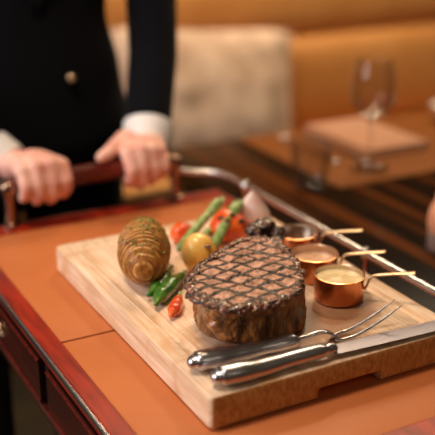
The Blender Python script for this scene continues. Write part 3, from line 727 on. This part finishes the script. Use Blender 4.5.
fk = thing('carving_fork', 'steel two-tined fork lying between the steak and the knife', 'fork', (.46, .70, BZ))
def Kf(x): return .6940 - (x - .353) * .065
bm = BM(); zf = BZ + .0095
pts = [(.3490, Kf(.349), zf + .0006), (.3545, Kf(.3545), zf + .0006), (.372, Kf(.372), zf), (.395, Kf(.395), zf - .0006), (.420, Kf(.42), zf - .0004), (.443, Kf(.443), zf), (.452, Kf(.452), zf)]
sec = [(.0076, .0066), (.0108, .0090), (.0114, .0094), (.0094, .0080), (.0080, .0068), (.0090, .0076), (.0088, .0074)]
sweep(bm, spline(pts, 6), lerp_secs(sec, 6), seg=22, power=2.3); obj('handle', bm, M['flatware'], fk)
bm = BM(); sweep(bm, spline([(.450, Kf(.45), zf), (.462, Kf(.462), zf + .0005), (.480, Kf(.48), zf + .003), (.4915, Kf(.4915), zf + .0015), (.503, Kf(.503), BZ + .0030)], 6), lerp_secs([(.0035, .003), (.0024, .0022), (.0030, .0020), (.0055, .0014), (.0080, .0012)], 6), seg=16); obj('neck', bm, M['flatware'], fk)
for s in (-1, 1):
    lat = Vector((.10, 1, 0)).normalized() * .0068 * s
    P0 = [(.499, BZ + .0032), (.508, BZ + .0028), (.524, BZ + .0050), (.549, BZ + .0145), (.573, BZ + .0265)]
    bm = BM(); sweep(bm, spline([Vector((x, Kf(x), z)) + lat * (.75 if k == 0 else 1) for k, (x, z) in enumerate(P0)], 7), lerp_secs([(.0025, .0014), (.0020, .0014), (.0018, .0014), (.0016, .0012), (.0006, .0006)], 7), seg=12); obj('tine', bm, M['flatware'], fk)

# ------------------------------------------------------------------ the waiter
CX = 0.44
wt = None
bm = BM()
def V(*a): return Vector(a)
# legs, trunk, neck (mostly under the clothes)
limb(bm, [(V(CX - .09, 1.56, .92), .075), (V(CX - .11, 1.56, .50), .052), (V(CX - .12, 1.60, .10), .036), (V(CX - .13, 1.50, .045), .034)])
limb(bm, [(V(CX + .09, 1.56, .92), .075), (V(CX + .11, 1.56, .50), .052), (V(CX + .12, 1.60, .10), .036), (V(CX + .13, 1.50, .045), .034)])
sweep(bm, spline([(CX, 1.57, .88), (CX, 1.55, 1.05), (CX, 1.54, 1.22), (CX, 1.545, 1.37), (CX, 1.545, 1.43)], 4), lerp_secs([(.13, .085), (.12, .08), (.14, .09), (.15, .08), (.06, .055)], 4), up=(0, 1, 0))
limb(bm, [(V(CX, 1.545, 1.40), .055), (V(CX, 1.53, 1.50), .052)])
blob(bm, (CX, 1.525, 1.61), (.074, .095, .110), sub=4); blob(bm, (CX, 1.495, 1.555), (.052, .062, .060), sub=3)
limb(bm, [(V(CX, 1.428, 1.625), .008), (V(CX, 1.410, 1.592), .012)])
for s in (-1, 1):
    blob(bm, (CX + s * .077, 1.535, 1.60), (.010, .018, .030), sub=3)
    limb(bm, [(V(CX - .018, 1.432, 1.558), .006), (V(CX + .018, 1.432, 1.558), .006)])
    limb(bm, [(V(CX + s * .05, 1.437, 1.640), .006), (V(CX + s * .015, 1.430, 1.642), .006)])
# his left arm and hand (on the right in the photo)
LW = V(.576, 1.299, .868)
limb(bm, [(V(.585, 1.54, 1.36), .045), (V(.625, 1.50, 1.22), .040), (V(.656, 1.448, 1.09), .034), (V(.632, 1.393, .990), .031), (V(.598, 1.340, .910), .026), (LW, .024)])
MC = [V(.512, 1.222, .886), V(.529, 1.217, .888), V(.546, 1.217, .886), V(.561, 1.221, .882)]
for i, m_ in enumerate(MC):
    limb(bm, [(LW + V((-.010, -.004, .004, .010)[i], 0, 0), .020), (LW.lerp(m_, .55) + V(0, 0, .007), .016), (m_, .0125)])
    dx = (-.001, 0, .001, .002)[i]; r_ = (.0105, .0108, .0102, .0090)[i]; lo_ = (.843, .838, .841, .846)[i]
    limb(bm, [(m_, r_ + .0015), (V(m_.x + dx, 1.2075, .864), r_), (V(m_.x + dx, 1.2085, lo_ + .010), r_ * .92), (V(m_.x + dx, 1.224, lo_ - .002), r_ * .85)])
limb(bm, [(LW + V(-.012, -.012, -.004), .018), (V(.528, 1.268, .893), .016), (V(.505, 1.252, .889), .0125), (V(.486, 1.238, .884), .0105), (V(.474, 1.232, .882), .0088)])
# his right arm and hand (on the left in the photo)
RW = V(.364, 1.292, .870)
limb(bm, [(V(.290, 1.54, 1.36), .045), (V(.240, 1.50, 1.20), .040), (V(.200, 1.440, 1.04), .034), (V(.262, 1.385, .955), .031), (V(.324, 1.340, .895), .026), (RW, .024)])
MC = [V(.410, 1.222, .882), V(.392, 1.217, .887), V(.373, 1.217, .886), V(.355, 1.221, .882)]
for i, m_ in enumerate(MC):
    limb(bm, [(RW + V((.010, .004, -.004, -.010)[i], 0, 0), .020), (RW.lerp(m_, .55) + V(0, 0, .006), .018), (m_, .0125)])
    dx = (.001, 0, -.001, -.002)[i]; r_ = (.0105, .0108, .0102, .0090)[i]; lo_ = (.843, .838, .839, .845)[i]
    limb(bm, [(m_, r_ + .0015), (V(m_.x + dx, 1.2075, .864), r_), (V(m_.x + dx, 1.2085, lo_ + .010), r_ * .92), (V(m_.x + dx, 1.224, lo_ - .002), r_ * .85)])
limb(bm, [(RW + V(.012, -.010, -.006), .017), (V(.392, 1.272, .880), .015), (V(.405, 1.262, .862), .0115), (V(.418, 1.250, .848), .0098)])
body = remesh(bm, .0030, 5)
bmb = body
wt = obj('person', bmb, M['skin'])
tag(wt, 'waiter in dark suit gripping the trolley handle with both hands', 'person')
# jacket
bm = BM()
sweep(bm, spline([(CX, 1.52, .86), (CX - .005, 1.515, .95), (CX - .008, 1.51, 1.06), (CX, 1.51, 1.18), (CX, 1.52, 1.30), (CX, 1.535, 1.385), (CX, 1.54, 1.42)], 5),
      lerp_secs([(.190, .135), (.176, .132), (.156, .125), (.160, .125), (.195, .120), (.165, .095), (.085, .075)], 5), up=(0, 1, 0), seg=40, power=2.4)
limb(bm, [(V(.600, 1.545, 1.345), .070), (V(.625, 1.50, 1.22), .056), (V(.656, 1.448, 1.09), .043), (V(.632, 1.393, .990), .040), (V(.598, 1.340, .910), .038), (V(.5885, 1.322, .886), .0355)])
limb(bm, [(V(.280, 1.545, 1.345), .070), (V(.240, 1.50, 1.20), .056), (V(.200, 1.440, 1.04), .050), (V(.262, 1.385, .955), .044), (V(.326, 1.338, .889), .038), (V(.342, 1.322, .877), .0350)])
bm = remesh(bm, .006, 5); jk = obj('jacket', bm, M['suit'], wt)
bm = BM()
for s in (-1, 1): sweep(bm, spline([(CX + s * .055, 1.415, 1.39), (CX + s * .065, 1.382, 1.30), (CX + s * .03, 1.378, 1.18), (CX + s * .004, 1.380, 1.08)], 5), lerp_secs([(.015, .004), (.035, .004), (.025, .004), (.004, .003)], 5), up=(0, 1, 0)); 
obj('lapel', bm, M['suit'], jk)
for z in (.968,):
    bm = BM(); lathe(bm, [(.0002, -.004), (.007, -.004), (.008, -.001), (.0065, .003), (.0002, .0035)], (.489, 1.381, z), seg=20, mtx=Matrix.Rotation(PI / 2, 3, 'X')); tag(obj('button', bm, M['brass'], jk), 'small brass button', None)
# cuffs
def cuff(a, b, r0, r1):
    a, b = Vector(a), Vector(b); bm = BM(); d = (b - a).normalized(); q = d.to_track_quat('Z', 'Y').to_matrix(); L = (b - a).length
    lathe(bm, [(r0, 0), (r1, L), (r1 - .0008, L + .001), (r1 - .003, L), (r0 - .004, 0)], a, seg=40, mtx=q)
    return obj('shirt_cuff', bm, M['shirt'], wt, angle=50)
cuff(V(.5915, 1.326, .893), V(.577, 1.302, .862), .0400, .0375)
cuff(V(.338, 1.327, .882), V(.357, 1.306, .866), .0385, .0360)
# shirt front, tie, trousers, shoes, hair, eyes
bm = BM(); sweep(bm, spline([(CX, 1.43, 1.41), (CX, 1.400, 1.33), (CX, 1.386, 1.22), (CX, 1.386, 1.10)], 5), lerp_secs([(.05, .006), (.05, .006), (.03, .005), (.006, .004)], 5), up=(0, 1, 0)); 
lathe(bm, [(.062, 0), (.058, .035), (.055, .035), (.058, 0)], (CX, 1.54, 1.405)); obj('shirt', bm, M['shirt'], wt)
bm = BM(); sweep(bm, spline([(CX, 1.422, 1.41), (CX, 1.392, 1.34), (CX, 1.377, 1.24), (CX, 1.376, 1.12)], 5), lerp_secs([(.016, .006), (.016, .005), (.026, .004), (.030, .004)], 5), up=(0, 1, 0)); obj('tie', bm, M['black'], wt)
bm = BM(); limb(bm, [(V(CX - .085, 1.54, .90), .105), (V(CX - .11, 1.55, .50), .078), (V(CX - .12, 1.59, .10), .062)]); limb(bm, [(V(CX + .085, 1.54, .90), .105), (V(CX + .11, 1.55, .50), .078), (V(CX + .12, 1.59, .10), .062)])
obj('trousers', remesh(bm, .007, 4), M['suit'], wt)
for s in (-1, 1):
    bm = BM(); sweep(bm, spline([(CX + s * .12, 1.64, .042), (CX + s * .122, 1.55, .045), (CX + s * .128, 1.45, .032), (CX + s * .13, 1.39, .026)], 5), lerp_secs([(.036, .040), (.042, .043), (.045, .030), (.030, .022)], 5), seg=20, power=2.6); obj('shoe', bm, M['black'], wt)
    bm = BM(); blob(bm, (CX + s * .030, 1.436, 1.618), (.012, .008, .007), sub=3); ey = obj('eye', bm, M['eye'], wt)
    bm = BM(); blob(bm, (CX + s * .030, 1.429, 1.618), (.005, .003, .005), sub=2); obj('iris', bm, M['black'], ey)
bm = BM(); blob(bm, (CX, 1.545, 1.645), (.083, .100, .092), sub=4, amp=.008, freq=25)
bmesh.ops.bisect_plane(bm, geom=bm.verts[:] + bm.edges[:] + bm.faces[:], plane_co=(CX, 1.47, 1.665), plane_no=(0, -.75, -.66), clear_outer=True)
obj('hair', bm, M['hair'], wt)
